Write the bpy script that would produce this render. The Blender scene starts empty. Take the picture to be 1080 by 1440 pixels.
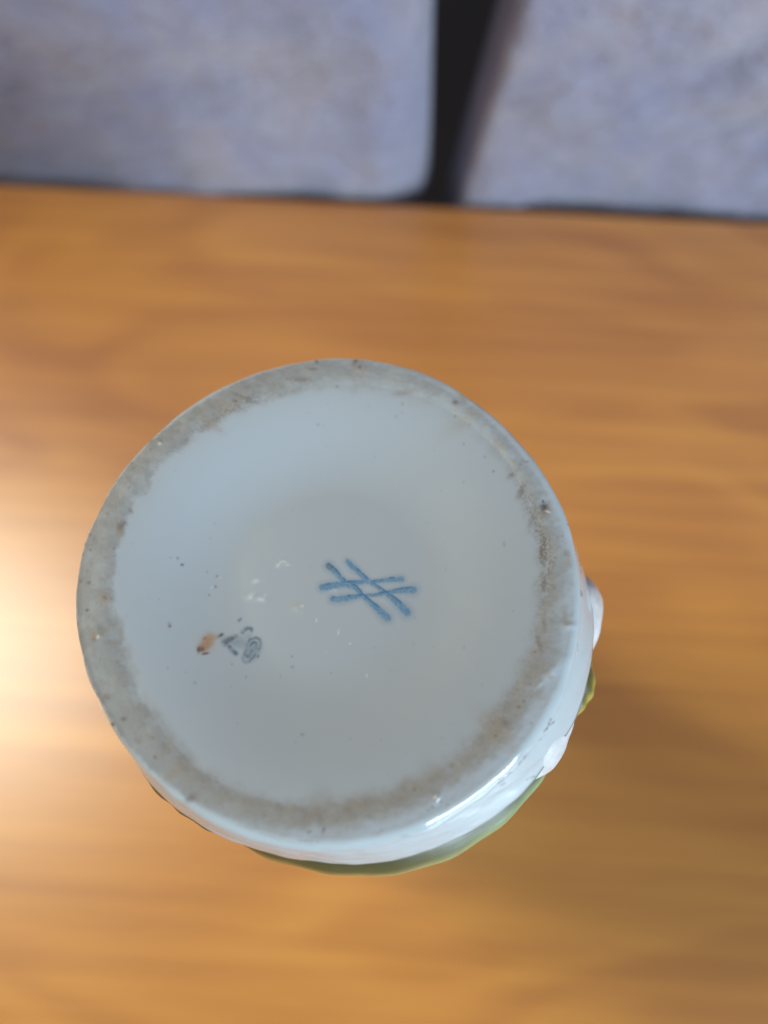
import bpy, math, random
import numpy as np
from mathutils import Vector
C = bpy.context.scene.collection
R = math.radians
rng = np.random.default_rng(7)

# ------------------------------------------------------------------ camera
PITCH, HC, FPX = 68.0, 0.2225, 1068.0      # degrees down, metres above table top, focal length in photo pixels
H = 0.120                                  # height of the upturned vase
cd = bpy.data.cameras.new('camera'); cam = bpy.data.objects.new('camera', cd); C.objects.link(cam)
cam.location = (0, 0, HC); cam.rotation_euler = (R(90-PITCH), 0, 0)
cd.sensor_fit = 'VERTICAL'; cd.sensor_height = 36; cd.sensor_width = 27; cd.lens = 36*FPX/1440
cd.clip_start = 0.005; cd.clip_end = 20
cd.dof.use_dof = True; cd.dof.focus_distance = 0.1075; cd.dof.aperture_fstop = 7.2
bpy.context.scene.camera = cam

# ------------------------------------------------------------------ light
w = bpy.data.worlds.new('World'); bpy.context.scene.world = w; w.use_nodes = True
w.node_tree.nodes['Background'].inputs[0].default_value = (0.88, 0.90, 1.0, 1)
w.node_tree.nodes['Background'].inputs[1].default_value = 0.17
def area(name, loc, target, sx, sy, power, col):
    l = bpy.data.lights.new(name, 'AREA'); l.shape = 'RECTANGLE'; l.size = sx; l.size_y = sy
    l.energy = power; l.color = col
    o = bpy.data.objects.new(name, l); C.objects.link(o); o.location = loc
    o.rotation_euler = (Vector(target)-Vector(loc)).to_track_quat('-Z', 'Y').to_euler()
    return o
area('window_light_left', (-0.51, 0.24, 0.58), (-0.12, 0.05, 0.0), 0.24, 0.32, 4.5, (1.0, 0.975, 0.82))
area('window_light_right', (1.0, -1.15, 0.46), (0.0, 0.05, 0.1), 0.8, 0.55, 40, (0.70, 0.88, 1.0))
vs = bpy.context.scene.view_settings
vs.view_transform = 'Standard'; vs.look = 'None'; vs.gamma = 1; vs.exposure = 0.0

# ------------------------------------------------------------------ projection used to measure the photograph
a = R(PITCH); FW = np.array([0, math.cos(a), -math.sin(a)]); UP = np.array([0, math.sin(a), math.cos(a)])
def ray(x, y): return np.array([1., 0, 0])*(x-540)/FPX - UP*(y-720)/FPX + FW
def on_plane(x, y, z):
    d = ray(x, y); t = (z-HC)/d[2]; return np.array([0, 0, HC]) + d*t
def on_wall(x, y, p0, n):
    d = ray(x, y); o = np.array([0, 0, HC]); t = ((p0-o)@n)/(d@n); return o+d*t
def pix(P):
    Q = P-np.array([0, 0, HC]); z = Q@FW
    return 540+FPX*Q[..., 0]/z, 720-FPX*(Q@UP)/z

# ------------------------------------------------------------------ noise
def vnoise(x, y, seed=0, per=None):
    r = np.random.default_rng(seed); T = r.random((256, 256))
    xi = np.floor(x).astype(int); yi = np.floor(y).astype(int); fx = x-xi; fy = y-yi
    fx = fx*fx*(3-2*fx); fy = fy*fy*(3-2*fy)
    g = lambda i, j: T[(i % (per or 256)) % 256, j % 256]
    return (g(xi, yi)*(1-fx)+g(xi+1, yi)*fx)*(1-fy)+(g(xi, yi+1)*(1-fx)+g(xi+1, yi+1)*fx)*fy
def fbm(x, y, seed=0, o=4):
    s = 0; amp = 1; tot = 0
    for k in range(o):
        s = s+amp*vnoise(x*2**k+17.3*k, y*2**k+5.1*k, seed+k); tot += amp; amp *= .5
    return s/tot
def sst(e0, e1, x):
    t = np.clip((x-e0)/(e1-e0), 0, 1); return t*t*(3-2*t)

# ------------------------------------------------------------------ object helpers
def tag(o, label=None, cat=None, group=None, kind=None):
    if label: o['label'] = label
    if cat: o['category'] = cat
    if group: o['group'] = group
    if kind: o['kind'] = kind
    return o
def mesh(name, verts, faces, mat=None, parent=None, smooth=True, attrs=None):
    me = bpy.data.meshes.new(name); me.from_pydata([tuple(v) for v in verts], [], faces); me.update()
    return finish(name, me, mat, parent, smooth, attrs)
def finish(name, me, mat, parent, smooth=True, attrs=None):
    if smooth: me.polygons.foreach_set('use_smooth', [True]*len(me.polygons))
    for k, v in (attrs or {}).items():
        if v.ndim == 2:
            at = me.attributes.new(k, 'FLOAT_COLOR', 'POINT'); c = np.ones((len(v), 4), np.float32); c[:, :3] = v
            at.data.foreach_set('color', c.ravel())
        else:
            at = me.attributes.new(k, 'FLOAT', 'POINT'); at.data.foreach_set('value', v.astype(np.float32))
    o = bpy.data.objects.new(name, me); C.objects.link(o)
    if mat: me.materials.append(mat)
    if parent: o.parent = parent
    return o
def grid_mesh(name, P, mat, parent, closed=False, attrs=None, keep=None, origin=(0, 0, 0), flip=False):
    """P: (n, m, 3) grid; closed wraps the second axis; keep drops faces"""
    n, m = P.shape[:2]; idx = np.arange(n*m).reshape(n, m)
    j2 = np.roll(idx, -1, 1) if closed else idx[:, 1:]
    i1 = idx if closed else idx[:, :-1]
    q = np.stack([i1[:-1], i1[1:], j2[1:], j2[:-1]], -1).reshape(-1, 4)
    if flip: q = q[:, ::-1]
    V = P.reshape(-1, 3)-np.array(origin)
    if keep is not None:
        q = q[keep.ravel()[q].any(1)]
        used = np.unique(q); mp = np.full(n*m, -1); mp[used] = np.arange(len(used)); q = mp[q]; V = V[used]
        attrs = {k: v.reshape(n*m, -1)[used].squeeze() for k, v in (attrs or {}).items()}
    me = bpy.data.meshes.new(name)
    me.vertices.add(len(V)); me.vertices.foreach_set('co', V.astype(np.float32).ravel())
    me.loops.add(q.size); me.loops.foreach_set('vertex_index', q.astype(np.int32).ravel())
    me.polygons.add(len(q)); me.polygons.foreach_set('loop_start', np.arange(0, q.size, 4, dtype=np.int32))
    me.polygons.foreach_set('loop_total', np.full(len(q), 4, dtype=np.int32))
    me.update(calc_edges=True); me.validate()
    return finish(name, me, mat, parent, True, attrs)

class NT:
    def __init__(s, name):
        s.m = bpy.data.materials.new(name); s.m.use_nodes = True; s.t = s.m.node_tree; s.b = s.t.nodes['Principled BSDF']
        s.out = s.t.nodes['Material Output']
    def n(s, typ, **kw):
        x = s.t.nodes.new('ShaderNode'+typ)
        for k, v in kw.items():
            if k in x.inputs.keys(): x.inputs[k].default_value = v
            else: setattr(x, k, v)
        return x
    def l(s, a_, b_): s.t.links.new(a_, b_)
    def math(s, op, a_, b_=None, c_=None):
        x = s.n('Math', operation=op)
        for i, v in enumerate((a_, b_, c_)):
            if v is None: continue
            if isinstance(v, (int, float)): x.inputs[i].default_value = v
            else: s.l(v, x.inputs[i])
        return x.outputs[0]
    def mapr(s, v, a0, a1, b0, b1, smooth=False):
        x = s.n('MapRange'); x.interpolation_type = 'SMOOTHSTEP' if smooth else 'LINEAR'
        s.l(v, x.inputs[0])
        for i, k in enumerate((a0, a1, b0, b1)): x.inputs[i+1].default_value = k
        return x.outputs[0]
    def noise(s, vec, scale, detail=4, rough=.5, dist=0):
        x = s.n('TexNoise'); x.inputs['Scale'].default_value = scale; x.inputs['Detail'].default_value = detail
        x.inputs['Roughness'].default_value = rough; x.inputs['Distortion'].default_value = dist
        s.l(vec, x.inputs['Vector']); return x.outputs['Fac']
    def mapping(s, vec, sc=(1, 1, 1), rot=(0, 0, 0), loc=(0, 0, 0)):
        x = s.n('Mapping'); x.inputs['Scale'].default_value = sc; x.inputs['Rotation'].default_value = rot; x.inputs['Location'].default_value = loc
        s.l(vec, x.inputs['Vector']); return x.outputs[0]
    def mix(s, f, a_, b_, mode='MIX'):
        x = s.n('Mix', data_type='RGBA', blend_type=mode)
        for i, v in ((0, f), (6, a_), (7, b_)):
            if isinstance(v, (int, float)): x.inputs[i].default_value = v
            elif isinstance(v, tuple): x.inputs[i].default_value = (*v, 1) if len(v) == 3 else v
            else: s.l(v, x.inputs[i])
        return x.outputs[2]
    def ramp(s, v, stops):
        x = s.n('ValToRGB'); e = x.color_ramp.elements
        while len(e) < len(stops): e.new(.5)
        for i, (p, c) in enumerate(stops): e[i].position = p; e[i].color = (*c, 1)
        s.l(v, x.inputs[0]); return x.outputs[0]
    def bump(s, h, strength, dist):
        x = s.n('Bump'); x.inputs['Strength'].default_value = strength; x.inputs['Distance'].default_value = dist
        s.l(h, x.inputs['Height']); s.l(x.outputs[0], s.b.inputs['Normal'])
    def coord(s): return s.n('TexCoord').outputs['Object']
def setb(N, **kw):
    for k, v in kw.items(): N.b.inputs[k.replace('_', ' ')].default_value = v

# ------------------------------------------------------------------ materials
def wood_mat():
    N = NT('varnished_wood'); v = N.coord()
    warp = N.noise(N.mapping(v, (5, 9, 1)), 1.0, 3, .5)
    big = N.noise(N.mapping(v, (4.5, 13, 1), loc=(.35, .2, 0)), 1.0, 2, .45, 1.1)
    rings = N.math('SINE', N.math('MULTIPLY', N.math('ADD', big, N.math('MULTIPLY', warp, .10)), 34))
    rings = N.mapr(rings, -1, 1, 0, 1)
    streak = N.noise(N.mapping(v, (6, 185, 1)), 1.0, 5, .62)
    fine = N.noise(N.mapping(v, (60, 1400, 1)), 1.0, 3, .6)
    patch = N.noise(N.mapping(v, (5, 14, 1), loc=(1.3, 4.1, 0)), 1.0, 2, .5)
    f = N.math('ADD', N.math('MULTIPLY', rings, .13), N.math('MULTIPLY', streak, .56))
    f = N.math('ADD', f, N.math('MULTIPLY', patch, .35))
    f = N.math('ADD', f, N.math('MULTIPLY', fine, .10))
    col = N.ramp(f, [(.26, (.73, .325, .057)), (.50, (.60, .242, .043)), (.76, (.43, .152, .030))])
    N.l(col, N.b.inputs['Base Color'])
    setb(N, Roughness=.36, IOR=1.5, Coat_Weight=1.0, Coat_Roughness=.36, Coat_IOR=1.6)
    N.bump(fine, .12, .0002)
    return N.m
def glaze_mat(name='white_glaze', col=(.66, .69, .70), attr=False, rough=.10):
    N = NT(name); v = N.coord()
    n1 = N.noise(v, 60, 4, .5); n2 = N.noise(v, 420, 4, .6)
    c = N.mix(N.mapr(n1, .3, .7, 0, 1), tuple(x*.97 for x in col), col)
    if attr:
        at = N.n('Attribute'); at.attribute_name = 'tint'; c = N.mix(N.mapr(n2, .35, .7, 0, .35), at.outputs['Color'], (.12, .12, .04))
    N.l(c, N.b.inputs['Base Color'])
    setb(N, Roughness=rough, IOR=1.5)
    N.bump(N.math('ADD', n1, N.math('MULTIPLY', n2, .15)), .35, .0007)
    return N.m
def base_mat():
    N = NT('marked_porcelain'); v = N.coord()
    at = N.n('Attribute'); at.attribute_name = 'tint'; ra = N.n('Attribute'); ra.attribute_name = 'bare'
    n2 = N.noise(v, 2600, 3, .6); n1 = N.noise(v, 330, 4, .55)
    c = N.mix(N.math('MULTIPLY', N.mapr(n2, .35, .75, 0, .05), ra.outputs['Fac']), at.outputs['Color'], (.20, .17, .13))
    N.l(c, N.b.inputs['Base Color'])
    gl = N.n('Attribute'); gl.attribute_name = 'gloss'
    N.l(N.math('SUBTRACT', N.mapr(ra.outputs['Fac'], 0, 1, .32, .62), N.math('MULTIPLY', gl.outputs['Fac'], .22)), N.b.inputs['Roughness'])
    setb(N, IOR=1.5)
    h = N.math('ADD', N.math('MULTIPLY', n1, .5), N.math('MULTIPLY', N.math('MULTIPLY', n2, ra.outputs['Fac']), .35))
    N.bump(h, .10, .0002)
    return N.m
def ink_mat(name):
    N = NT(name); at = N.n('Attribute'); at.attribute_name = 'tint'; al = N.n('Attribute'); al.attribute_name = 'ink'
    N.l(at.outputs['Color'], N.b.inputs['Base Color']); N.l(al.outputs['Fac'], N.b.inputs['Alpha'])
    setb(N, Roughness=.16, IOR=1.5)
    return N.m
def cloth_mat():
    N = NT('grey_plush'); v = N.coord()
    a1 = N.noise(v, 26, 4, .6, .4); a2 = N.noise(N.mapping(v, (1, 1, 2.2), rot=(0, .5, 0)), 62, 5, .6); a3 = N.noise(v, 900, 2, .5)
    col = N.ramp(a1, [(.34, (.23, .228, .33)), (.5, (.268, .252, .335)), (.64, (.31, .278, .33))])
    col = N.mix(N.mapr(a2, .45, .72, 0, .40), col, (.345, .355, .46))
    N.l(col, N.b.inputs['Base Color'])
    setb(N, Roughness=.75, Sheen_Weight=.35, Sheen_Roughness=.4)
    N.bump(N.math('ADD', N.math('MULTIPLY', a2, 1.0), N.math('MULTIPLY', a3, .25)), 1.0, .005)
    return N.m
def plain_mat(name, col, rough=.6, var=.25):
    N = NT(name); v = N.coord(); n = N.noise(v, 14, 4, .6)
    N.l(N.mix(N.mapr(n, .3, .7, 0, 1), tuple(x*(1-var) for x in col), col), N.b.inputs['Base Color'])
    setb(N, Roughness=rough); N.bump(n, .2, .002); return N.m
WOOD = wood_mat(); GLAZE = glaze_mat(); RELIEF = glaze_mat('painted_relief_glaze', attr=True, rough=.38); BASE = base_mat()
INK = ink_mat('blue_underglaze'); CLOTH = cloth_mat()
DARKWOOD = plain_mat('dark_stained_wood', (.045, .025, .018), .5); FLOOR = plain_mat('dark_floor', (.035, .026, .026), .7)

# ------------------------------------------------------------------ rounded box
def rbox(name, c, s, r, mat, parent, seg=4, taper=0.0, sub=None, disp=None):
    """box centred at c, size s, edges rounded by r; optional grid subdivision and displacement"""
    import bmesh
    bm = bmesh.new(); bmesh.ops.create_cube(bm, size=1)
    for v in bm.verts: v.co = Vector((v.co.x*s[0], v.co.y*s[1], v.co.z*s[2]))
    if r: bmesh.ops.bevel(bm, geom=list(bm.edges), offset=r, segments=seg, affect='EDGES', profile=.5)
    for v in bm.verts: v.co += Vector(c)
    me = bpy.data.meshes.new(name); bm.to_mesh(me); bm.free()
    return finish(name, me, mat, parent, True)

# ------------------------------------------------------------------ floor and table
e0, e1 = on_plane(0, 257, 0), on_plane(1080, 311, 0)
d = (e1-e0)[:2]; yaw = math.atan2(d[1], d[0]); ux = np.array([math.cos(yaw), math.sin(yaw), 0]); uy = np.array([-math.sin(yaw), math.cos(yaw), 0])
me_ = (e0+e1)/2
fl = rbox('floor', (0, 0, -.77), (5, 5, .04), 0, FLOOR, None); tag(fl, kind='structure')
tb = bpy.data.objects.new('table', None); C.objects.link(tb)
TW, TD, TT = 1.30, .80, .028
tc = me_ - uy*TD/2
tb.location = (tc[0], tc[1], -.75); tb.rotation_euler = (0, 0, yaw)
tag(tb, 'honey brown varnished wooden table with straight grain under the upturned vase', 'table')
rbox('tabletop', (0, 0, .75-TT/2), (TW, TD, TT), .0025, WOOD, tb)
for sx in (-1, 1):
    for sy in (-1, 1):
        rbox('leg', (sx*(TW/2-.05), sy*(TD/2-.05), (.75-TT)/2), (.055, .055, .75-TT), .004, WOOD, tb)

# ------------------------------------------------------------------ chairs with plush backrests, pushed against the far table edge
def backrest(W, HT, T, rc, tl, tr, seed):
    """cushion with plump faces: local x 0..W, y 0 (front) .. T, z 0..HT"""
    nu, nv = 150, 110
    def superc(u, v):           # rounded rectangle outline with taper
        return u, v
    out = []
    U, V = np.meshgrid(np.linspace(-1, 1, nu), np.linspace(-1, 1, nv))
    # square -> rounded rectangle
    hx, hz = W/2, HT/2
    X = U*hx; Z = V*hz
    def clampcorner(X, Z):
        cx = np.clip(X, -(hx-rc), hx-rc); cz = np.clip(Z, -(hz-rc), hz-rc)
        dx, dz = X-cx, Z-cz; l = np.maximum(np.abs(dx), np.abs(dz)); L = np.hypot(dx, dz)+1e-12
        return cx+dx/L*l, cz+dz/L*l
    X, Z = clampcorner(X, Z)
    edge = np.minimum.reduce([(1-np.abs(U))*hx, (1-np.abs(V))*hz])
    puff = np.sqrt(np.clip(1-(1-np.clip(edge/(rc*.6), 0, 1))**2, 0, 1))
    wr = fbm(X*22+5*fbm(X*9, Z*9, seed+3), Z*34, seed, 4)-.5
    wr2 = fbm(X*70, Z*110, seed+9, 3)-.5
    ridge = np.abs(fbm(X*14+3*fbm(X*6, Z*6, seed+5), Z*20, seed+20, 3)-.5)
    yf = T*.5*puff + puff*(wr*.008+wr2*.0028-ridge*.020)
    f = Z/hz
    t = (Z+hz)
    sh = np.where(X < 0, X*0+t*tl*(-X/hx), -t*tr*(X/hx))
    Xs = X+sh
    F = np.stack([Xs+hx, T/2-yf, Z+hz], -1); B = np.stack([Xs+hx, T/2+T*.5*puff, Z+hz], -1)
    return F, B
def chair(p_edge_bottom, side, W, label, tl, tr, seed, push, rc):
    """side=-1: the given point is the right bottom corner; side=+1: the left bottom corner"""
    ch = bpy.data.objects.new('dining_chair', None); C.objects.link(ch)
    org = p_edge_bottom + (-ux*W if side < 0 else 0) + uy*push
    zb = p_edge_bottom[2]
    ch.location = (org[0], org[1], -.75); ch.rotation_euler = (0, 0, yaw)
    tag(ch, label, 'chair', 'plush dining chairs pushed against the table')
    F, B = backrest(W, .34, .05, rc, tl, tr, seed)
    off = np.array([0, 0, zb+.75])
    n = F.shape[0]
    bk = grid_mesh('backrest', F+off, CLOTH, ch)
    b2 = grid_mesh('back_panel', B+off, CLOTH, ch, flip=True)
    for x in (.04, W-.04):
        rbox('leg', (x, .065, .50), (.032, .028, 1.0), .004, DARKWOOD, ch)
        rbox('leg', (x, -.34, .22), (.032, .032, .44), .004, DARKWOOD, ch)
    rbox('seat', (W/2, -.15, .455), (W-.02, .40, .055), .018, CLOTH, ch)
    return ch
pw = me_+uy*.002
pl_ = on_wall(611, 215, pw, uy); pr_ = on_wall(624, 250, pw, uy)
zb = -.040
pl_[2] = zb; pr_[2] = zb
chair(pl_, -1, .46, 'grey lilac plush dining chair left of the dark gap, backrest corner rounded', .03, .035, 3, -.001, .032)
chair(pr_, 1, .46, 'grey lilac plush dining chair right of the dark gap, backrest edge slanting', .135, .03, 40, -.001, .008)

# ------------------------------------------------------------------ vase
BC = on_plane(458, 840, H)
hh = HC-H
BC = np.array([-.0812*hh, .3205*hh, H])
vase = bpy.data.objects.new('porcelain_vase', None); C.objects.link(vase)
vase.location = (BC[0], BC[1], 0)
tag(vase, 'white porcelain vase turned upside down on the table, stained foot and blue mark upward', 'vase')
OR = (BC[0], BC[1], 0)
def polar_from(pts, z):
    P = np.array([on_plane(x, y, z)-BC for x, y in pts]); th = np.arctan2(P[:, 1], P[:, 0]); r = np.hypot(P[:, 0], P[:, 1])
    o = np.argsort(th); return th[o], r[o]
def harm(th, r, K=5, lam=.02):
    A = [np.ones_like(th)]
    for k in range(1, K+1): A += [np.cos(k*th), np.sin(k*th)]
    A = np.stack(A, 1); W_ = np.diag([0]+[lam*k*k for k in range(1, K+1) for _ in (0, 1)])
    c = np.linalg.solve(A.T@A+W_, A.T@r)
    def f(t):
        s = c[0]
        for k in range(1, K+1): s = s+c[2*k-1]*np.cos(k*t)+c[2*k]*np.sin(k*t)
        return s
    return f
OUT = [(103, 860), (108, 800), (128, 732), (154, 680), (190, 632), (240, 585), (300, 545), (380, 513), (460, 501), (530, 507), (600, 527), (660, 560), (710, 605),
       (755, 665), (785, 730), (802, 800), (804, 860), (797, 920), (775, 975), (730, 1045), (690, 1088), (640, 1126), (540, 1166), (440, 1180), (370, 1172), (300, 1148), (240, 1105), (190, 1050), (150, 1000), (118, 930)]
INN = [(160, 830), (172, 760), (200, 690), (245, 635), (300, 595), (380, 558), (470, 542), (560, 548), (640, 585), (700, 632), (735, 690), (757, 750), (764, 810),
       (755, 875), (735, 945), (700, 1010), (650, 1055), (560, 1108), (450, 1133), (340, 1115), (270, 1070), (215, 1010), (180, 930)]
fo = harm(*polar_from(OUT, H), 4, .12); fi = harm(*polar_from(INN, H), 5, .03)

M = 1440
th = np.linspace(0, 2*math.pi, M, endpoint=False)
ri = fi(th)
ro = fo(th)-.0017*np.clip(.5+.5*np.cos(th-R(140)), 0, 1)**1.2
# profile stations: (kind, parameter)
rows = []; bare_rows = []
def add(r, z): rows.append(np.stack([r*np.cos(th), r*np.sin(th), z+0*th], 1))
DEPTH = .0040
NF = 200
for k in range(NF+1):
    s = k/NF
    z = -DEPTH*(1-sst(.42, 1.06, s)/sst(.42, 1.06, 1.0)) + .0005*(1-s*s)
    add(ri*s, z*(1+.30*s*np.cos(th-2.7)))
NR = 46
for k in range(1, NR+1):
    s = k/NR
    add(ri+(ro-ri)*s, .00030*np.sin(math.pi*s)*np.ones(M)*.8)
# shoulder fillet
FR = .0024
for k in range(1, 27):
    t = k/26*math.pi/2*.93
    add(ro+FR*.75*np.sin(t), -FR*(1-np.cos(t)))
rl = ro+FR*.75*math.sin(math.pi/2*.93); zl = -FR*(1-math.cos(math.pi/2*.93))
NW = 60
lip = .0085+.0010*np.sin(th*3+.6)+.0002*np.sin(th*7+1.1)+.0012*(fbm(np.cos(th)*3+9, np.sin(th)*3+9, 77, 3)-.5)
flare = np.full(M, .0006)+.0008*np.clip(np.cos(th-R(-125)), 0, 1)**2+.0030*np.clip(np.cos(th-R(-25)), 0, 1)**2
for k in range(1, NW+1):
    s = k/NW
    add(rl+flare*s**.9, zl-(lip+zl)*s)
# roll under the lip to the body
for k in range(1, 9):
    t = k/8
    add(rl+flare-.0030*t**1.5, -lip-.0009*math.sin(t*math.pi/2)-.0*t)
P = np.stack(rows, 0)                                  # relative to base centre
nrow = P.shape[0]
rr = np.hypot(P[..., 0], P[..., 1]); TH = np.broadcast_to(th, rr.shape)
X, Y = P[..., 0]*1000, P[..., 1]*1000                  # mm
W3 = P+BC; PX, PY = pix(W3)

# slow unevenness of hand thrown porcelain
lump = (fbm(X*.16+20, Y*.16+20, 5, 3)-.5)
rowi = np.arange(nrow)[:, None]*np.ones((1, M))
ringm = sst(NF-6, NF+6, rowi)*(1-sst(NF+NR, NF+NR+8, rowi))
P[..., 2] += lump*(.00008+.00027*sst(NF-12, NF+4, rowi)) + ringm*(fbm(X*.7, Y*.7, 8, 4)-.5)*.00022
wallm = sst(NF+NR+2, NF+NR+20, rowi)
und = (fbm(9+5*np.cos(TH), 9+5*np.sin(TH)+P[..., 2]*260, 14, 3)-.5)
rad = P[..., :2]/np.maximum(rr, 1e-6)[..., None]
P[..., :2] += rad*(wallm*und*.0007)[..., None]

front = (rowi < NF+NR+30+NW)
def spot(x, y, rx, ry=None, ang=0, p=2):
    ry = ry or rx; c, s = math.cos(R(ang)), math.sin(R(ang))
    dx, dy = PX-x, PY-y; u = (dx*c+dy*s)/rx; v_ = (-dx*s+dy*c)/ry
    return np.exp(-(u*u+v_*v_)**(p/2))*front
def seg(pts, wd):
    D = np.full(PX.shape, 1e9)
    for (x0, y0), (x1, y1) in zip(pts[:-1], pts[1:]):
        dx, dy = x1-x0, y1-y0; t = np.clip(((PX-x0)*dx+(PY-y0)*dy)/(dx*dx+dy*dy), 0, 1)
        D = np.minimum(D, np.hypot(PX-x0-t*dx, PY-y0-t*dy))
    return np.exp(-(D/wd)**2)*front
def along(pts, wd):
    return seg(pts, wd)
# modelled bumps and pits (metres)
for x, y, rx, ry, an, hgt in [(772, 944, 20, 8, -30, .00040), (758, 962, 7, 4, -50, .0002), (790, 925, 10, 10, 0, .0002), (800, 880, 10, 5, 0, .0003),
                              (130, 765, 8, 8, 0, .00015), (152, 690, 7, 3, 120, .00025), (225, 622, 3, 3, 0, .0002), (766, 711, 7, 7, 0, -.0004),
                              (640, 548, 16, 8, 30, .0002), (138, 893, 8, 10, 0, .0002), (615, 1122, 8, 4, -60, .0003),
                              (398, 792, 8, 4, -30, .0001), (360, 842, 14, 5, 10, .0001), (420, 856, 9, 6, 10, .0001)]:
    P[..., 2] += spot(x, y, rx, ry, an)*hgt
W3 = P+BC

lin = lambda c: np.array([((x/255+.055)/1.055)**2.4 if x/255 > .04045 else x/255/12.92 for x in c])
GZ = np.array([.352, .386, .425])                       # glazed white, darkened in place of shade falling on the base
T = np.broadcast_to(GZ, P.shape).copy()
def mixin(mask, col, k=1.0):
    global T
    m_ = np.clip(mask*k, 0, 1)[..., None]; T = T*(1-m_)+np.array(col)*m_
n_a = fbm(X*.35, Y*.35, 31, 4); n_b = fbm(X*1.3, Y*1.3, 37, 4); n_c = fbm(X*4, Y*4, 43, 3)
# ring: unglazed, grey-tan; inner edge wobbles
wob = (n_a-.5)*.0022+(n_b-.5)*.0005
sd_in = rr-ri[None]+wob                                 # metres outside the inner edge
sd_out = ro[None]-rr
pa = np.degrees(np.arctan2(-(PY-840), PX-458)) % 360    # 0 right, 90 up, 180 left, 270 down
bell = lambda c, w_: np.exp(-(((pa-c+180) % 360-180)/w_)**2)
sd_out = ro[None]-rr+.0026*np.clip(bell(185, 62)+.4*bell(90, 30), 0, 1)-(.0008+.0012*n_a)*bell(300, 60)
outer_arc = (rowi-(NF+NR))/26.
sd_out = sd_out-np.clip(outer_arc, 0, 4)*.0012
outw = sst(-.0004, .0010, sd_out+(n_b-.5)*.0009)
# how bare / dirty the ring is by direction (photo pixel angle about the centre)
pa = np.degrees(np.arctan2(-(PY-840), PX-458)) % 360    # 0 right, 90 up, 180 left, 270 down
def bell(c, w_): dd = (pa-c+180) % 360-180; return np.exp(-(dd/w_)**2)
dirty = np.clip(.30 + .62*bell(160, 62)+.40*bell(215, 45)+.45*bell(112, 30)+.50*bell(272, 40)+.10*bell(330, 30)+.10*bell(20, 40)-.15*bell(55, 22), 0, 1)
LC = bell(155, 55)
ring = sst(-.0016+.0012*LC, .0018-.0013*LC, sd_in+.0002*LC)*outw
T0 = ring*np.clip(dirty*(.72+.6*(n_a-.4))+.12, 0, 1)
mixin(T0, (.232, .236, .240), .95)
mixin(ring*sst(.40, .85, n_b)*dirty, (.22, .21, .195), .4)
mixin(ring*sst(.50, .72, fbm(X*.5+7, Y*.5, 61, 3))*(1-dirty*.5), (.38, .42, .44), .5)
# the brownish deposit along the inner edge
inner = np.exp(-((sd_in-.0012)/.0017)**2)
k_in = .30*bell(118, 28)+.62*bell(5, 24)+.55*bell(330, 24)+.50*bell(292, 30)+.50*bell(245, 28)+.30*bell(68, 18)+.25*bell(175, 40)
mixin(inner*k_in*(.65+.6*(n_b-.3)), (.24, .205, .17), .7)
inner2 = np.exp(-((sd_in-.0004)/.0009)**2)
mixin(inner2*(.55*bell(14, 15)+.45*bell(118, 16)+.18*bell(330, 20))*sst(.42, .62, n_c), (.10, .065, .04), .9)
bb = np.exp(-((sd_in-.0016)/.0028)**2)
mixin(bb*(.8*bell(268, 38)+.5*bell(318, 22))*(.3+.9*n_a), (.25, .22, .19), .5)
mixin(ring*sst(.70, .78, n_c)*dirty, (.16, .12, .09), .3)
# the outer shoulder: clean, faintly blue glaze
mixin(sst(NF+NR-2, NF+NR+12, rowi)*(1-outw), (.46, .52, .55), .85)
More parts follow.
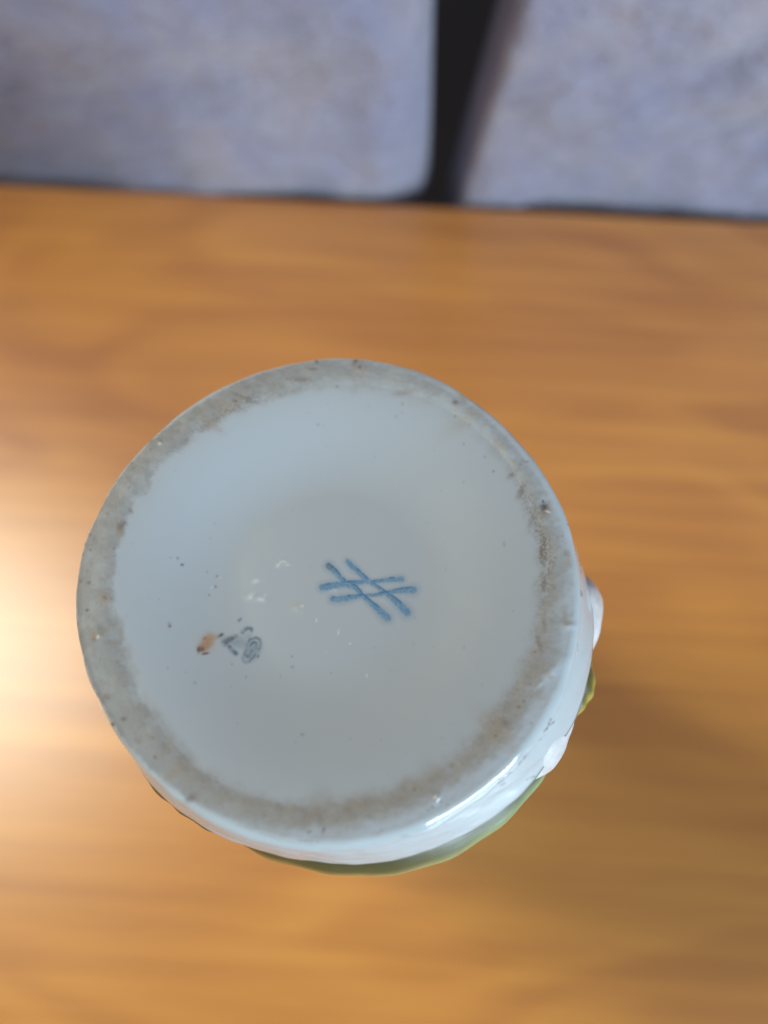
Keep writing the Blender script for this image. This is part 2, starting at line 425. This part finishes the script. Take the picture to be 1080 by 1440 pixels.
# stains, specks
BR = (.11, .060, .030); BK = (.03, .025, .025); TN = (.27, .19, .12)
S = [(640, 566, 5, 4, 0, BR, .7), (650, 560, 10, 4, -35, TN, .6), (655, 590, 40, 12, 35, (.33, .30, .26), .55), (700, 625, 16, 8, 45, TN, .3), (445, 508, 4, 2, -60, BK, .7), (440, 519, 6, 2, 0, BR, .6),
     (500, 508, 3, 6, -30, BK, .75), (506, 516, 2, 3, 0, BK, .6), (528, 508, 5, 1.5, 0, BK, .5), (505, 520, 16, 20, 0, TN, .35), (568, 552, 18, 4, 12, BR, .35), (420, 533, 18, 4, -4, BR, .45), (345, 560, 20, 3, -22, BR, .6),
     (331, 563, 6, 3, -22, BR, .6), (318, 572, 14, 8, -25, TN, .4), (300, 598, 18, 6, -38, TN, .5), (282, 549, 7, 3, 0, BR, .4), (210, 620, 5, 3, 0, BR, .7), (212, 632, 3, 2, 0, BR, .5), (188, 658, 3, 2, 0, BR, .5), (168, 703, 6, 6, 0, BR, .1),
     (184, 718, 3, 5, 15, BR, .7), (170, 742, 5, 7, 0, BR, .75), (168, 750, 5, 6, 0, TN, .7), (175, 735, 6, 3, -40, BR, .4), (147, 842, 9, 7, 0, TN, .8), (148, 841, 3, 3, 0, BR, .7), (157, 842, 4, 4, 0, BR, .3),
     (123, 858, 3, 2.2, 0, BK, .75), (135, 894, 8, 5, 0, TN, .8), (133, 900, 4, 3, 0, BR, .5), (127, 752, 3, 3, 0, BR, .5), (138, 718, 3, 2, 0, BR, .4), (150, 980, 6, 5, 0, BR, .5), (150, 978, 3, 3, 0, TN, .7), (174, 1011, 4, 3, 0, BR, .8),
     (158, 1019, 3.2, 3.2, 0, BK, 1), (193, 1042, 7, 6, 0, BR, .3), (218, 1065, 3, 3, 0, BR, .6), (212, 1080, 6, 6, 0, BR, .3), (268, 1123, 9, 5, 38, BR, .8), (262, 1121, 4, 3, 0, BK, .3), (245, 1085, 22, 10, 40, TN, .4),
     (435, 1170, 4, 2.5, 30, BK, .6), (455, 1167, 2.5, 6, -20, BK, .65), (450, 1155, 3, 8, 0, BR, .4), (602, 1139, 2.5, 2, 0, BK, .4), (635, 1077, 4, 3, 0, BR, .5), (711, 1018, 9, 6, -50, BR, .4),
     (737, 986, 2.2, 2.2, 0, BK, .6), (700, 1030, 40, 14, -48, TN, .40), (760, 975, 7, 12, 20, TN, .35), (766, 712, 6.5, 6.5, 0, (.05, .045, .04), .95), (764, 705, 2, 2, 0, BK, 1), (764, 720, 9, 9, 0, TN, .35),
     (770, 719, 4.5, 1.6, -25, (.75, .72, .68), .9), (779, 775, 12, 12, 0, (.33, .31, .28), .4), (797, 778, 5, 5, 0, BR, .35), (800, 790, 9, 14, 0, TN, .35), (763, 773, 5, 18, -8, BR, .55), (733, 690, 4, 12, -25, BR, .6), (720, 668, 9, 4, 40, BR, .5),
     (748, 730, 4, 16, -18, BR, .4), (778, 825, 4, 4, 0, BR, .5), (764, 820, 4, 12, 0, BR, .4), (795, 868, 4, 18, 5, TN, .4), (765, 880, 4, 10, 5, BR, .35), (758, 903, 4, 14, 15, BR, .45), (772, 950, 7, 5, -40, TN, .6), (694, 663, 2, 2, 0, BR, .5),
     (250, 785, 1.6, 2.2, 0, BK, .7), (256, 794, 2.6, 2.2, 20, BK, .9), (240, 784, 1.5, 1.5, 0, BK, .35), (305, 810, 1.8, 1.8, 0, BK, .8), (303, 825, 2, 2, 0, BK, .8), (294, 837, 1.5, 1.8, 0, BK, .6), (238, 879, 3, 4.5, 10, TN, .8), (239, 880, 1.8, 2.2, 0, BK, .8),
     (411, 923, 1.8, 1.5, 0, BK, .6), (411, 938, 2.6, 1.6, 20, BK, .6), (363, 923, 2, 2, 0, BK, .9), (425, 1033, 2.8, 2, 0, BK, .55), (326, 934, 1.5, 1.5, 0, BK, .6), (274, 960, 2.5, 2.5, 0, BR, .5), (447, 597, 2, 2, 0, BK, .5),
     (557, 586, 2.6, 1.8, -40, BR, .4), (566, 568, 2, 2, 0, BR, .4), (640, 585, 2, 2, 0, BR, .4), (652, 624, 1.6, 1.6, 0, BR, .5), (652, 678, 1.4, 1.4, 0, BK, .4), (709, 765, 2, 4, 0, BR, .3), (620, 690, 1.4, 1.4, 0, BK, .3), (536, 1040, 1.5, 1.5, 0, BK, .35), (582, 905, 1.5, 1.5, 0, BK, .3), (570, 1060, 1.4, 1.4, 0, BK, .3),
     (420, 852, 12, 9, 0, (.40, .40, .33), .45), (430, 812, 16, 4, 15, (.40, .36, .34), .25)]
for x, y, rx, ry, an, c_, k_ in S:
    if x < 640 and y > 580 and x > 225: k_ *= .8
    edge = np.clip(.6+1.0*(n_c-.3), 0, 1.2)
    mixin(spot(x, y, rx, ry, -an, 2.4)*edge, c_, k_)
r2 = np.random.default_rng(4)
for _ in range(150):                                    # dust specks over floor and ring
    q = math.sqrt(r2.random())*355; t_ = r2.random()*6.28; big = r2.random()
    x, y = 458+q*math.cos(t_), 840+q*.96*math.sin(t_)
    onr = q > 300
    if not onr and r2.random() < .45: continue
    mixin(spot(x, y, 1.0+1.8*big*onr, 1.0+1.2*big), BR if r2.random() < .6 else BK, (.5 if onr else .28)*r2.random()+.1)
# rust spot
for x, y, rx, ry, an, k_, c_ in [(292, 902, 9, 12, 25, .85, (.31, .145, .042)), (286, 910, 8, 6, 0, .7, (.30, .13, .04)), (283, 913, 5, 4, 0, .9, (.10, .035, .012)), (279, 914, 2.5, 5, 0, .7, (.06, .02, .01)), (289, 919, 6, 2, -10, .85, (.07, .025, .012)),
                                 (303, 896, 7, 4, -25, .55, (.34, .21, .11)), (288, 898, 3, 2, -20, .6, BR), (311, 893, 3.5, 2, -30, .75, (.12, .11, .12)), (292, 905, 17, 17, 0, .18, (.42, .30, .20))]:
    mixin(spot(x, y, rx, ry, an, 3)*(.75+.7*(n_c-.3)), c_, k_)
# pale wax or glue flecks
for x, y, rx, ry, an in [(392, 792, 3, 7, 30), (400, 790, 6, 3, -20), (405, 795, 3, 2, 0), (362, 817, 8, 3.5, -15), (353, 838, 6, 4, -40), (367, 842, 7, 4, 10), (374, 838, 3, 3, 0), (424, 852, 3, 5, 20), (417, 856, 2.5, 2, 0), (469, 831, 5, 4, 0), (474, 838, 3, 2, 30),
                         (445, 872, 1.6, 2.5, 0), (476, 889, 1.6, 4, 10), (461, 917, 3, 2, 0), (516, 950, 1.5, 3.5, 10), (492, 905, 2, 1.5, 0), (225, 624, 2, 2, 0), (150, 692, 3, 6, 20), (138, 896, 3, 3, 0), (298, 826, 1.2, 1.2, 0), (258, 788, 1.0, 1.0, 0), (310, 812, 1, 1, 0)]:
    mixin(spot(x, y, rx, ry, an, 3)*sst(.2, .7, fbm(X*2.2, Y*2.2, 91, 3)), (.62, .68, .71), .55)
# hair and scratches on the shoulder and wall
for pts, wd, k_ in [([(798, 737), (803, 743), (808, 755)], 1.5, .95), ([(815, 785), (817, 796)], 1.3, .7), ([(817, 800), (818, 806)], 1.2, .5), ([(818, 832), (819, 838)], 1.8, .7),
                    ([(764, 1027), (768, 1022), (777, 1014)], 1.6, .8), ([(768, 1024), (770, 1016), (773, 1010)], 1.5, .7), ([(758, 1040), (765, 1033)], 1.2, .5), ([(728, 1074), (742, 1058)], 1.3, .55), ([(702, 1096), (712, 1090), (718, 1084)], 1.5, .75),
                    ([(704, 1107), (710, 1102)], 1.7, .75), ([(700, 1101), (708, 1097)], 1.3, .6), ([(786, 1048), (794, 1034)], 1.3, .5), ([(742, 1097), (752, 1092)], 1.4, .5), ([(335, 1160), (400, 1183), (445, 1190)], 1.0, .22), ([(420, 1182), (447, 1184)], 1.3, .5), ([(562, 1176), (574, 1175)], 1.4, .35),
                    ([(812, 905), (813, 915)], 1.2, .4), ([(680, 1122), (700, 1108)], 1.0, .3)]:
    mixin(seg(pts, wd*.85)*sst(.25, .55, n_c+.05), (.06, .05, .05), k_*.85)
# dark line tinted along the lip, standing in for the shade beneath it
lip_shade = sst(nrow-16, nrow-9, rowi)
mixin(lip_shade*(.8+.7*(n_a-.4)), (.07, .06, .045), .85)
bare = np.clip(ring*(.35+.65*dirty)+inner*k_in*.5, 0, 1)

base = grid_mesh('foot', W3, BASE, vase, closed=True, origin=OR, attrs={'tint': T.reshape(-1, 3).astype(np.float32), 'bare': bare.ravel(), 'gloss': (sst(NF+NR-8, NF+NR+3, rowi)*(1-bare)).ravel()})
base['label'] = 'stained unglazed foot ring around glazed white recess'

# lathe of the rest, down to the mouth that stands on the table
prof = [(.0112, .0345), (.014, .0352), (.020, .0362), (.030, .0372), (.045, .0375), (.065, .0360), (.085, .0335), (.100, .0320), (.112, .0330), (.118, .0350), (.1197, .0356), (.1200, .0350), (.1185, .0335), (.112, .0315), (.098, .0300), (.05, .033), (.02, .033)]
zz = np.array([p[0] for p in prof]); rp = np.array([p[1] for p in prof]); s_ = np.linspace(0, len(prof)-1, 90)
zz = np.interp(s_, range(len(prof)), zz); rp = np.interp(s_, range(len(prof)), rp)
t2 = np.linspace(0, 2*math.pi, 160, endpoint=False)
PB = np.stack([rp[:, None]*np.cos(t2), rp[:, None]*np.sin(t2), np.broadcast_to(H-zz[:, None], (90, 160))], -1)
PB[..., 2] = np.clip(PB[..., 2], .0002, None)
grid_mesh('body', PB, GLAZE, vase, closed=True)

# relief leaves and petals round the shoulder
def relief(name, a0, a1, z0, z1, r0, bulge, c0, c1, label=None, droop=0.0, seed=1, power=.5, rib=.0001, swell=1.0):
    """leaf-like swelling between two directions (degrees) and two depths (m)"""
    nu, nv = 120, 40
    u = np.linspace(0, 1, nu)[None]; v = np.linspace(0, 1, nv)[:, None]
    wd = np.sin(math.pi*np.clip(u, .0, 1))**power*(1+.05*np.sin(u*11+seed))
    zc = (z0+z1)/2+droop*(u-.5); hz_ = (z1-z0)/2*wd
    z = zc+(2*v-1)*hz_
    t = np.radians(a0+(a1-a0)*u)+0*v; grow = 1+(swell-1)*u
    cs = 1-(2*v-1)**2
    rad_ = r0+bulge*grow*np.sqrt(np.clip(cs, 0, 1))*wd**.6-.0005+rib*np.sin(u*40+3*v)*cs+.0005*(fbm(u*5+seed, v*3+0*u, seed, 3)-.5)
    Pn = np.stack([rad_*np.cos(t), rad_*np.sin(t), H-z+0*t], -1)
    mixv = np.clip((u-.5)*1.8+.45+.35*(fbm(u*6, v*4+0*u, seed+3, 3)-.5)+0*v, 0, 1)[..., None]
    tint = np.array(c0)*(1-mixv)+np.array(c1)*mixv
    if label:                                           # dark green band on leaf tops: painted outline doubling as shade under the lip
        ol_shade = sst(.37, .22, v+.12*(fbm(u*9+seed, v*2+0*u, seed+8, 3)-.5))[..., None]*.85; tint = tint*(1-ol_shade)+np.array((.035, .045, .02))*ol_shade
        hi = sst(.34, .52, v+0*u)[..., None]*.5; tint = tint*(1-hi)+np.array((.46, .52, .32))*hi
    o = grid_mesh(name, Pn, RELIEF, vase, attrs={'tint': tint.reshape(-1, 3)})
    # closing back so that the relief is a solid swelling
    if label: o['label'] = label
    return o
WH = (.66, .66, .69)
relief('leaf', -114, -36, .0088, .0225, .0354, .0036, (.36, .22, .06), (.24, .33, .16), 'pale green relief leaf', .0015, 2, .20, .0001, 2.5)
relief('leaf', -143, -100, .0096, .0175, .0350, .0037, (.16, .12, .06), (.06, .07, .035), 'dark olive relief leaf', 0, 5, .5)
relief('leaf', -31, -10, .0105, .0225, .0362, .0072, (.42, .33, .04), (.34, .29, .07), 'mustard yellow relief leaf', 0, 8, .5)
relief('petal', -48, -20, .0040, .0230, .0366, .0058, WH, WH, None, .002, 11, .7, .00003)
relief('petal', -17, 8, .0075, .0210, .0362, .0070, WH, (.66, .60, .60), None, .001, 13, .6, .00003)
relief('petal', 2, 40, .0125, .0260, .0352, .0035, WH, WH, None, .0, 17, .6)
relief('petal', 38, 80, .0125, .0260, .0352, .0035, WH, WH, None, .0, 19, .6)
relief('leaf', 80, 130, .0125, .0240, .0352, .0035, (.20, .26, .10), (.30, .30, .08), None, .0, 23, .5)
relief('petal', 128, 168, .0125, .0250, .0350, .0020, WH, WH, None, .0, 29, .6)

# ------------------------------------------------------------------ underglaze marks, printed flat on the recess
from mathutils.bvhtree import BVHTree
fl_faces = [tuple(p.vertices) for p in base.data.polygons if p.vertices[0] < M*(NF-4)]
bvh = BVHTree.FromPolygons([v.co for v in base.data.vertices], fl_faces)
def mark(name, x0, x1, y0, y1, step, fn, mat, label=None):
    """sheet over photo region; fn(PX,PY) -> (density, rgb)"""
    zf = H-.0036
    c = [on_plane(x, y, zf) for x, y in ((x0, y0), (x1, y0), (x1, y1), (x0, y1))]
    xs = np.arange(min(p[0] for p in c), max(p[0] for p in c), step); ys = np.arange(min(p[1] for p in c), max(p[1] for p in c), step)
    G = np.zeros((len(ys), len(xs), 3))
    for j, yy in enumerate(ys):
        for i, xx in enumerate(xs):
            hit = bvh.ray_cast(Vector((xx-OR[0], yy-OR[1], 1)), Vector((0, 0, -1)))[0]
            G[j, i] = (xx, yy, (hit.z if hit else zf)+.00004)
    a_, b_ = pix(G); den, rgb = fn(a_, b_)
    o = grid_mesh(name, G, mat, base, origin=OR, attrs={'ink': den.ravel(), 'tint': rgb.reshape(-1, 3)}, keep=den > .03, flip=True)
    if label: o['label'] = label
    return o
def dist(PXX, PYY, pts):
    D = np.full(PXX.shape, 1e9); best_t = np.zeros(PXX.shape); sgn = np.zeros(PXX.shape); n = len(pts)-1
    for k in range(n):
        (x0, y0), (x1, y1) = pts[k][:2], pts[k+1][:2]
        dx, dy = x1-x0, y1-y0; t = np.clip(((PXX-x0)*dx+(PYY-y0)*dy)/(dx*dx+dy*dy), 0, 1)
        dd = np.hypot(PXX-x0-t*dx, PYY-y0-t*dy); m_ = dd < D
        sg = (PXX-x0)*dy-(PYY-y0)*dx
        D = np.where(m_, dd, D); best_t = np.where(m_, (k+t), best_t); sgn = np.where(m_, np.sign(sg), sgn)
    return D, best_t, sgn
Z = lambda L: [(400+x/4.5, 740+y/4.5, w_) for x, y, w_ in L]
STR = [Z([(280, 252, 6.5), (318, 285, 5.5), (355, 328, 4.6), (390, 365, 6.0), (450, 388, 5.0), (500, 445, 4.0), (560, 497, 5.0), (615, 545, 7.2), (650, 578, 7.5)]),
       Z([(400, 225, 4.6), (430, 255, 5.6), (478, 300, 4.8), (520, 338, 4.4), (585, 382, 3.4), (630, 415, 4.2), (690, 462, 5.6), (740, 508, 7.6), (775, 545, 7.8)]),
       Z([(238, 388, 6.0), (290, 380, 6.8), (350, 368, 6.2), (430, 360, 5.0), (500, 352, 4.2), (560, 352, 3.2), (640, 342, 4.0), (700, 336, 5.0), (742, 335, 5.4)]),
       Z([(308, 462, 6.0), (360, 460, 6.4), (430, 450, 5.4), (490, 440, 3.8), (560, 437, 3.2), (640, 425, 4.0), (700, 412, 4.8), (760, 404, 6.0), (815, 404, 7.2)])]
def swords(A, B):
    den = np.zeros(A.shape); dark = np.zeros(A.shape); halo = np.zeros(A.shape)
    jx = (fbm(A*.5, B*.5, 3, 3)-.5)*2.2
    for s in STR:
        D, t, sg = dist(A, B, s); wv = np.interp(t, range(len(s)), [q[2] for q in s])
        D = D+jx*.5
        m_ = sst(1.15, .25, D/wv)*.66*(.8+.2*np.minimum(wv/6, 1))
        rim = np.exp(-((D-wv*.55)/1.1)**2)*(sg > 0)*.75*sst(.35, .7, fbm(A*.12, B*.12, 9, 2)+.05)
        halo = np.maximum(halo, np.exp(-(D/(wv*1.25))**2)); den = np.maximum(den, m_); dark = np.maximum(dark, rim*sst(1.25, .8, D/wv))
    gr = .72+.9*(fbm(A*.35, B*.35, 6, 3)-.45)
    halo = np.clip(halo, 0, 1)
    d_ = np.clip(np.maximum(den*gr+dark*.5, halo*.22), 0, .95)
    k = np.clip(dark, 0, 1)[..., None]
    rgb = np.array([.095, .275, .48])*(1-k)+np.array([.035, .12, .26])*k
    bl = np.exp(-(((A-464)/4.5)**2+((B-797)/4.5)**2))[..., None]
    rgb = rgb*(1-bl*.8)+np.array([.07, .075, .06])*bl*.8
    return d_, rgb
mark('maker_mark', 440, 598, 778, 882, .00011, swords, INK, 'blue mark of two pairs of crossed strokes')
Y2 = lambda L: [(220+x/4.5, 770+y/4.5, w_) for x, y, w_ in L]
NUM = [(Y2([(432, 602, 5), (460, 585, 5), (505, 560, 3)]), .72, (.085, .10, .105)), (Y2([(463, 628, 3.4), (480, 650, 4), (503, 670, 3.6)]), .75, (.075, .125, .18)), (Y2([(490, 605, 2.6), (530, 592, 2.4), (550, 585, 2)]), .4, (.14, .21, .28)),
       (Y2([(545, 535, 3.2), (575, 510, 2.8), (603, 515, 2.6)]), .62, (.10, .15, .22)), (Y2([(598, 508, 2), (603, 530, 2)]), .6, (.06, .09, .13)),
       (Y2([(575, 610, 2.2), (590, 582, 2.4), (625, 570, 2.4), (655, 580, 2.4), (662, 610, 2.4), (645, 650, 2.4), (615, 690, 2.4), (590, 720, 2.6), (560, 728, 2.4), (545, 705, 2.2), (560, 670, 2.2), (575, 640, 2.2), (575, 610, 2.2)]), .6, (.105, .17, .25)),
       (Y2([(600, 650, 2.2), (592, 620, 2.4), (612, 600, 2.4), (635, 605, 2.4), (632, 635, 2.4), (605, 650, 2.6), (590, 668, 2.6), (572, 690, 2.8)]), .72, (.075, .14, .25)), (Y2([(560, 685, 3), (585, 690, 3.2), (600, 670, 2)]), .55, (.11, .18, .26)),
       (Y2([(522, 462, 2.2), (532, 452, 2.2)]), .5, (.12, .19, .32)), (Y2([(395, 565, 2.5), (415, 550, 2.5)]), .6, (.10, .11, .12)), (Y2([(490, 600, 7), (540, 575, 7), (590, 560, 6)]), .18, (.25, .33, .40))]
def digits(A, B):
    den = np.zeros(A.shape); rgb = np.zeros(A.shape+(3,))+np.array([.1, .17, .25])
    br = sst(.25, .75, fbm(A*.16, B*.16, 12, 2))
    for s, k_, c_ in NUM:
        D, t, sg = dist(A, B, s); wv = np.interp(t, range(len(s)), [q[2] for q in s])
        m_ = np.exp(-(D/(wv*.95))**2)*k_*(.50+.55*br); up_ = m_ > den
        den = np.where(up_, m_, den); rgb = np.where(up_[..., None], np.array(c_), rgb)
    fill = .26*np.exp(-((((A-355)*.85+(B-914)*.52)/12)**2+(((A-355)*.52-(B-914)*.85)/18)**2)**2)+.20*np.exp(-(((A-335)/14)**2+((B-903)/9)**2)**2)
    rgb = rgb*.78+np.array([.20, .27, .35])*.22; up_ = fill > den*.82; rgb = np.where(up_[..., None], np.array([.17, .24, .33]), rgb)
    return np.clip(np.maximum(den*.82, fill), 0, .95), rgb
mark('number_mark', 300, 375, 865, 940, .00010, digits, INK, 'small faded blue stamped number 67')
